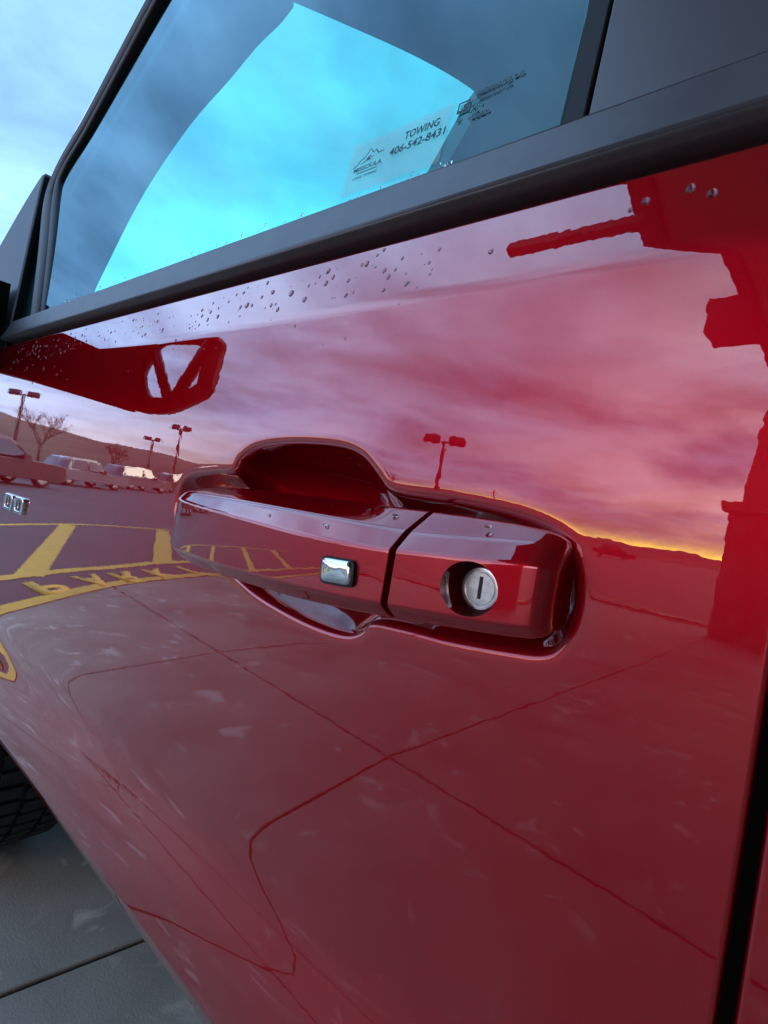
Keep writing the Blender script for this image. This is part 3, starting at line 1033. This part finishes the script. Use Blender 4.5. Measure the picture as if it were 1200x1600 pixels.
# inner pillar trim: between door frame and the glass opening
trim_in = [(-1.36, .205), (-1.295, .188), (-1.20, .185), (-1.10, .188), (-1.0, .205), (-.93, .228), (-.88, .243), (-.846, .258), (-.823, .264)]
trim_out = [(-1.36, .06), (-1.295, .06), (-1.2, .06), (-1.10, .065), (-1.0, .075), (-.93, .085), (-.88, .09), (-.846, .095), (-.72, .10)]
trim_out = [(x, .036 + .165 * (x + 1.435)) for x, y in trim_out]
tin = catmull(trim_in, 4, False)
tout = catmull(trim_out, 4, False)
MB().loft([[wp(*a, -.012), wp(*b, -.012), wp(*b, -.05), wp(*a, -.03)] for a, b in zip(tin, tout)]).build('pillar_trim', M['trim'], truck, True, True)
# header trim across the windshield's top
hin = catmull([(-.823, .255), (-.79, .38), (-.755, .52), (-.728, .658), (-.715, .8), (-.71, 1.03), (-.728, 1.40), (-.823, 1.80)], 4, False)
MB().loft([[wp(*a, -.012), wp(a[0] + .16, a[1], -.012), wp(a[0] + .16, a[1], -.08), wp(a[0] + .01, a[1], -.03)] for a in hin]).build('header_trim', M['trim'], truck, True, True)
MB().loft([[wp(x, 2.06 - y, -.012) for x, y in trim_in[::2]], [wp(x, 2.06 - y, -.05) for x, y in trim_out[::2]]], False, False).build('far_pillar_trim', M['trim'], truck)
# driving mirror with its sensor housing at the windshield's centre
cam_h = rounded([(-.70, .675), (-.735, .668), (-.86, .702), (-.99, .74), (-1.0, 1.3), (-.70, 1.38)], [.02, .03, .03, .04, .05, .05], 3)
MB().loft([[wp(x, y, -.014) for x, y in cam_h], [wp(x * .98 - .015, y * .98 + .02, -.10) for x, y in cam_h]]).build('driving_mirror_housing', M['frit'], truck, True, True)
# dashboard, seats, far door, cabin rear
MB().loft([[(x, y, z) for x, z in ((-1.40, H + .20), (-1.05, H + .215), (-.82, H + .16), (-.78, H - .1), (-1.4, H - .3))] for y in (.09, 1.96)]).build('dashboard', M['trim'], truck, True, True)
for sy in (.52, 1.52):
    st = MB()
    st.loft([rounded([(x0, sy - w), (x1, sy - w), (x1, sy + w), (x0, sy + w)], [.05] * 4, 3) for x0, x1, w in ()] or [[(a, b, z + H) for a, b in rounded([(x0, sy - w), (x1, sy - w), (x1, sy + w), (x0, sy + w)], [.05] * 4, 3)] for x0, x1, w, z in ((-.15, .05, .25, -.2), (-.05, .12, .26, .1), (.0, .13, .24, .33), (.03, .12, .14, .37), (.04, .13, .13, .40), (.03, .14, .14, .5), (.06, .13, .1, .56))])
    st.build('seat', M['trim'], truck, True)
MB().box(-1.25, .95, 1.97, 2.03, .6, H + .22).build('far_door_trim', M['trim'], truck)
MB().box(.92, .97, .08, 1.98, .6, H + .9).build('cab_rear_wall', M['trim'], truck)
MB().box(X0, .92, .05, .055, H - .28, H + .175).build('door_inner_panel', M['trim'], truck)
MB().box(-1.25, .92, .30, 1.97, .565, .60).build('cabin_floor', M['trim'], truck)
panel_far = MB().add([(-1.0, 1.985, H + .23), (.9, 1.985, H + .23), (.9, 1.95, H + .83), (-.66, 1.95, H + .83), (-1.05, 1.985, H + .5)], [(0, 1, 2, 3, 4)]).build('far_side_glass', M['windshield'], truck)

# ---- door mirror: housing on two arms with open windows between them
mir = empty('door_mirror', (-1.0, -.1, H + .15), truck)
mir.location = (0, 0, 0)
hs = rounded([(-.905, .165), (-.90, .275), (-.94, .30), (-1.08, .30), (-1.12, .19), (-1.08, .118), (-.99, .122)], [.02, .02, .02, .03, .03, .03, .03], 4)
ring = [(x, z) for x, z in hs]
def shell(y0, y1, k):
    inn = [(-1.0 + (x + 1.0) * k, .215 + (z - .215) * k) for x, z in ring]
    rings = []
    for pts_, y in ((ring, y1), (ring, y0), (inn, y0), (inn, y1), (ring, y1)):
        rings.append([(x, y - (x + 1.0) * .30, z + H) for x, z in pts_])
    return MB().loft(rings, False)
shell(-.262, -.25, .66).build('mirror_housing', M['black_plastic'], mir, True, True)
MB().tube([(-1.075, -.234, H + .275), (-.995, -.258, H + .135)], .010, 8).build('strut', M['black_plastic'], mir, True)
MB().tube([(-.995, -.258, H + .135), (-.93, -.277, H + .285)], .012, 8).build('strut', M['black_plastic'], mir, True)
MB().loft([[(-1.27, -.005, H + .15), (-1.19, -.005, H + .15), (-1.19, -.005, H + .27), (-1.27, -.005, H + .27)],
           [(-1.22, -.09, H + .145), (-1.14, -.08, H + .14), (-1.14, -.08, H + .28), (-1.22, -.09, H + .28)],
           [(-1.11, -.25, H + .125), (-1.05, -.215, H + .115), (-1.06, -.215, H + .298), (-1.11, -.25, H + .298)]]).build('mirror_arm', M['black_plastic'], mir, True, True)
MB().box(-1.31, -1.15, -.010, .02, H + .13, H + .29).build('mirror_foot', M['black_plastic'], mir)

# ---- handle grip
def station(x, yf, zA, zB, zC, zD, zt=.003, fa=.8, back=.006):
    pts = [(back, zt), (-.006, zt), (yf * fa, zA), (yf * .985, zB), (yf, zC), (yf * .72, zD), (back, zD + .003)]
    return [(x, y, z + H) for y, z in rounded(pts, [.001, .003, .0028, .0016, .0022, .004, .001], 5)]
gs = [(-.3985, -.012, -.014, -.018, -.041, -.046, -.010, .70), (-.3965, -.019, -.0105, -.0155, -.0445, -.050, -.006, .74), (-.392, -.0255, -.0090, -.0145, -.0475, -.0535, -.004, .78), (-.384, -.0305, -.0080, -.0142, -.0490, -.0565, -.002, .8),
      (-.370, -.035, -.0076, -.0146, -.0500, -.0585, 0., .82), (-.345, -.0385, -.0076, -.0155, -.0505, -.0595, .001, .83), (-.31, -.0412, -.0074, -.0165, -.0505, -.0590, .002, .83), (-.27, -.0420, -.0073, -.0178, -.0498, -.0585, .003, .83),
      (-.23, -.0410, -.0075, -.0190, -.0485, -.057, .0035, .82), (-.195, -.0385, -.0078, -.0188, -.0470, -.0545, .004, .77), (-.1700, -.0350, -.0078, -.0180, -.0455, -.0525, .0045, .70)]
gs = [tuple(s) for s in catmull(gs, 4, False)]
ends = [(gs[-1][0] + .0008,) + tuple(np.array(gs[-1][1:7]) * .985) + (.70,)]
grip = MB().loft([station(*s) for s in gs] + [station(*e_) for e_ in ends]).build('handle_grip', M['paint'], door, True, True)
cs = [(-.1660, -.0338, -.0076, -.0174, -.0448, -.0515, .0046, .70), (-.1652, -.0343, -.0076, -.0174, -.0452, -.0520, .0046, .70), (-.145, -.0315, -.0062, -.0159, -.0437, -.0500, .0048, .70), (-.12, -.0270, -.0040, -.0140, -.0420, -.0475, .0046, .70), (-.104, -.0240, -.0026, -.0126, -.0402, -.0455, .0034, .70),
      (-.0985, -.0226, -.0026, -.0122, -.0395, -.0445, .002, .70), (-.0950, -.0200, -.0036, -.0125, -.0385, -.0430, .000, .70), (-.0935, -.0160, -.0055, -.0135, -.0370, -.0415, -.003, .70), (-.0930, -.0100, -.008, -.015, -.036, -.039, -.006, .70)]
cap = MB().loft([station(*s) for s in cs]).build('handle_cap', M['paint'], door, True, False)
# bore for the key lock
LX, LZ = -.1262, -.0280
EX = 1.10
cut = MB().loft([[(LX + .0123 * EX * math.cos(2 * math.pi * k / 48), y, LZ + H + .0123 * math.sin(2 * math.pi * k / 48)) for k in range(48)] for y in (-.07, -.008)]).build('cutter', None)
bmod = cap.modifiers.new('bore', 'BOOLEAN')
bmod.operation = 'DIFFERENCE'
bmod.object = cut
bmod.solver = 'EXACT'
bpy.context.view_layer.update()
dg = bpy.context.evaluated_depsgraph_get()
nm = bpy.data.meshes.new_from_object(cap.evaluated_get(dg))
cap.modifiers.clear()
cap.data = nm
nm.name = 'handle_cap'
bpy.data.objects.remove(cut)
nm.polygons.foreach_set('use_smooth', [True] * len(nm.polygons))
nm.set_sharp_from_angle(angle=R(40))
w = cap.modifiers.new('weighted', 'WEIGHTED_NORMAL'); w.weight = 100; w.keep_sharp = True
# lock cylinder
MB().tube([(LX, -.006, LZ + H), (LX, -.0095, LZ + H)], .0134, 40).build('lock_bezel', M['black_plastic'], door, False)
lc = MB()
rr = [(.0104, -.008), (.0104, -.0165), (.0096, -.0175), (.0087, -.0176), (.0085, -.0168), (.0076, -.0168), (.0074, -.0174)]
rings = [[(LX + r_ * math.cos(2 * math.pi * k / 40), y, LZ + H + r_ * math.sin(2 * math.pi * k / 40)) for k in range(40)] for r_, y in rr]
lc.loft(rings)
lc.build('lock_cylinder', M['lock_metal'], door)
MB().box(LX - .0008, LX + .0008, -.0178, -.0172, LZ + H - .0048, LZ + H + .0056).build('key_slot', M['slot'], door)
# chrome touch button
bt = rounded([(-.2095, -.0285), (-.1875, -.0272), (-.1862, -.0395), (-.2082, -.0412)], [.004] * 4, 5)
cxb, czb = -.198, -.0341
rings = []
for s, y in ((1.0, -.034), (1.0, -.0400), (.95, -.0409), (.80, -.0416), (.45, -.0421), (.1, -.0422)):
    rings.append([(cxb + (x - cxb) * s, y, czb + (z - czb) * s + H) for x, z in bt])
MB().loft(rings).build('lock_button', M['chrome'], door, True)
bt2 = [(cxb + (x - cxb) * 1.10, czb + (z - czb) * 1.16) for x, z in bt]
MB().loft([[(x, -.034, z + H) for x, z in bt2], [(x, -.0397, z + H) for x, z in bt2]]).build('button_surround', M['black_plastic'], door)

# ---- chrome model digits near the front of the door
def digit(x0):
    wd, ht = .038, .0235
    zc = -.068
    o_ = rounded([(x0, zc - ht / 2), (x0 + wd, zc - ht / 2), (x0 + wd, zc + ht / 2), (x0, zc + ht / 2)], [.006] * 4, 3)
    i_ = rounded([(x0 + .009, zc - ht / 2 + .005), (x0 + wd - .009, zc - ht / 2 + .005), (x0 + wd - .009, zc + ht / 2 - .005), (x0 + .009, zc + ht / 2 - .005)], [.003] * 4, 3)
    rings = []
    for base, y in ((o_, .0), (o_, -.0035), ([((a[0] * .75 + b[0] * .25), (a[1] * .75 + b[1] * .25)) for a, b in zip(o_, i_)], -.0045), ([((a[0] * .25 + b[0] * .75), (a[1] * .25 + b[1] * .75)) for a, b in zip(o_, i_)], -.0045), (i_, -.0035), (i_, .0)):
        rings.append([(a, y, b + H) for a, b in base])
    MB().loft(rings, False).build('badge_digit', M['chrome'], door, True, True)
for x0 in (-.862, -.908):
    digit(x0)

# ---- sticker on the window
def on_glass(name, pts, faces, mat, o_):
    return MB().add([gg(x, z, o_) for x, z in pts], faces).build(name, mat, door)
SX0, SX1, SZ0, SZ1 = -.322, -.2300, .2290, .2728
rr = rounded([(SX0, SZ0), (SX1, SZ0), (SX1, SZ1), (SX0, SZ1)], [.002] * 4, 3)
on_glass('sticker', rr, [tuple(range(len(rr)))], M['film'], -.0010)
def lettering(txt, x0, x1, zb, capz, mat, name, o_=-.0014, slant=0.):
    me, a, b = text_mesh(txt, 1.0, 1.0, .02)
    hs_ = max(v_.co.y for v_ in me.vertices)
    for v_ in me.vertices:
        x = x0 + (v_.co.x - a) / (b - a) * (x1 - x0)
        z = zb + v_.co.y / hs_ * capz
        v_.co = gg(x + (z - zb) * slant, z, o_)
    me.materials.append(mat)
    o = bpy.data.objects.new(name, me)
    link(o, door)
    return o
lettering('TOWING', -.2685, -.2385, .2592, .0062, M['ink'], 'sticker_lettering')
lettering('406-542-8431', -.2795, -.2312, .2500, .0062, M['ink'], 'sticker_lettering')
lettering('MISSOULA', -.3135, -.2855, .2472, .0036, M['ink'], 'sticker_lettering')
lettering('LOCAL TOWING', -.3120, -.2880, .2405, .0022, M['ink'], 'sticker_lettering')
def polyline(pts, w, name, mat):
    v, f = [], []
    P = [np.array(p) for p in pts]
    for i, p in enumerate(P):
        d = P[min(i + 1, len(P) - 1)] - P[max(i - 1, 0)]
        d /= np.linalg.norm(d)
        nn = np.array([-d[1], d[0]]) * w / 2
        v += [tuple(p + nn), tuple(p - nn)]
    f = [(2 * i, 2 * i + 1, 2 * i + 3, 2 * i + 2) for i in range(len(P) - 1)]
    return on_glass(name, v, f, mat, -.0014)
polyline([(-.3155, .2520), (-.3120, .2528), (-.3085, .2570), (-.3055, .2575), (-.3010, .2640), (-.2975, .2600), (-.2945, .2612), (-.2915, .2575), (-.2865, .2580)], .0009, 'sticker_mountain', M['ink'])
polyline([(-.3075, .2530), (-.3050, .2545), (-.3035, .2535), (-.3015, .2565), (-.3, .258), (-.2975, .2560), (-.2960, .2570)], .0007, 'sticker_mountain', M['maroon'])
on_glass('sticker_mountain', [(-.3035, .2542), (-.3008, .2578), (-.2978, .2542)], [(0, 1, 2)], M['maroon'], -.0016)
polyline([(-.3090, .2452), (-.2890, .2452)], .0007, 'sticker_rule', M['ink'])
# maker's marks etched in the corner of the glass
rr = rounded([(-.2255, .2618), (-.2165, .2618), (-.2165, .2702), (-.2255, .2702)], [.0004] * 4, 1)
rr = [p for p in rr]
frm = MB()
frm.add([gg(x, z, -.0010) for x, z in [(-.2255, .2618), (-.2165, .2618), (-.2165, .2702), (-.2255, .2702), (-.2243, .2640), (-.2177, .2640), (-.2177, .2690), (-.2243, .2690)]], [(0, 1, 5, 4), (1, 2, 6, 5), (2, 3, 7, 6), (3, 0, 4, 7)])
frm.build('glass_marking', M['marking'], door)
lettering('GM', -.2235, -.2187, .2645, .0036, M['marking'], 'glass_marking', -.001)
for i, (tx, xa, xb, zz_) in enumerate([('TEMPERED', -.2145, -.1955, .2712), ('AS2 M10', -.1945, -.1800, .2718), ('LAMISAFE', -.2145, -.2015, .2665), ('DOT 177', -.2000, -.1870, .2668), ('M2H2', -.2145, -.2060, .2622), ('43R', -.2145, -.2080, .2578), ('00089', -.2145, -.1990, .2535)]):
    lettering(tx, xa, xb, zz_, .0024, M['marking'], 'glass_marking', -.001)
lettering('E', -.2235, -.2205, .2555, .0036, M['marking'], 'glass_marking', -.001)

# ---- water drops
def dome(mb, c, nrm, r, flat=.45, n=8, tang=None, st=1.):
    nrm = Vector(nrm).normalized()
    a = nrm.cross(Vector((1, 0, 0))).normalized()
    b = nrm.cross(a).normalized()
    c = Vector(c)
    rings = []
    for ph, rad in ((0, 1.), (.35, .94), (.75, .73), (1.2, .36)):
        rings.append([c + a * (math.cos(2 * math.pi * k / n) * r * rad * st) + b * (math.sin(2 * math.pi * k / n) * r * rad) + nrm * (r * flat * math.sin(ph) - .00005) for k in range(n)])
    mb.loft(rings)
rnd = random.Random(21)
def door_drop(mb, x, zr, r, n=8):
    s = float(slope(zr))
    dome(mb, (x, float(prof(zr)), zr + H), (0, -1, s), r, n=n, st=rnd.uniform(1.0, 1.35))
small = MB()
for k in range(270):
    x = -1.0 + .80 * rnd.random() ** 1.25
    zr = rnd.uniform(.134, .166)
    if rnd.random() < .15:
        zr = rnd.uniform(.10, .13)
    door_drop(small, x, zr, rnd.choice((.0005, .0006, .0007, .0009, .0012, .0016)))
for k in range(46):
    x = rnd.uniform(-.95, -.16)
    zr = rnd.choice((.2235, .224, .2255, .227, .229)) + rnd.uniform(0, .002)
    dome(small, gg(x, zr, -.0002), (0, -1, .1), rnd.uniform(.0008, .0014), st=1.5)
tag(small.build('water_drops', M['water'], door, True), kind='stuff')
for x, zr, r in [(-.335, .150, .0026), (-.316, .142, .0022), (-.345, .138, .0018), (-.298, .152, .002), (-.36, .155, .002), (-.30, .162, .0018), (-.262, .160, .0018), (-.25, .168, .0014), (-.275, .15, .0016),
                 (-.088, .157, .0019), (-.070, .158, .0020), (-.061, .153, .0022), (-.165, .148, .0016), (-.094, .154, .0012), (-.39, .148, .0022), (-.43, .143, .0018)]:
    d = MB()
    door_drop(d, x, zr, r, 12)
    d.build('water_drop', M['water'], door, True)
for x, y, z, r in [(-.205, -.014, -.0005, .0022), (-.184, -.016, -.0005, .0018), (-.232, -.016, -.001, .0014), (-.128, -.016, .0008, .002), (-.262, -.038, -.0125, .0013), (-.215, -.036, -.0118, .0015)]:
    d = MB()
    dome(d, (x, y, z + H), (0, -.35, 1), r, n=12)
    d.build('water_drop', M['water'], door, True)
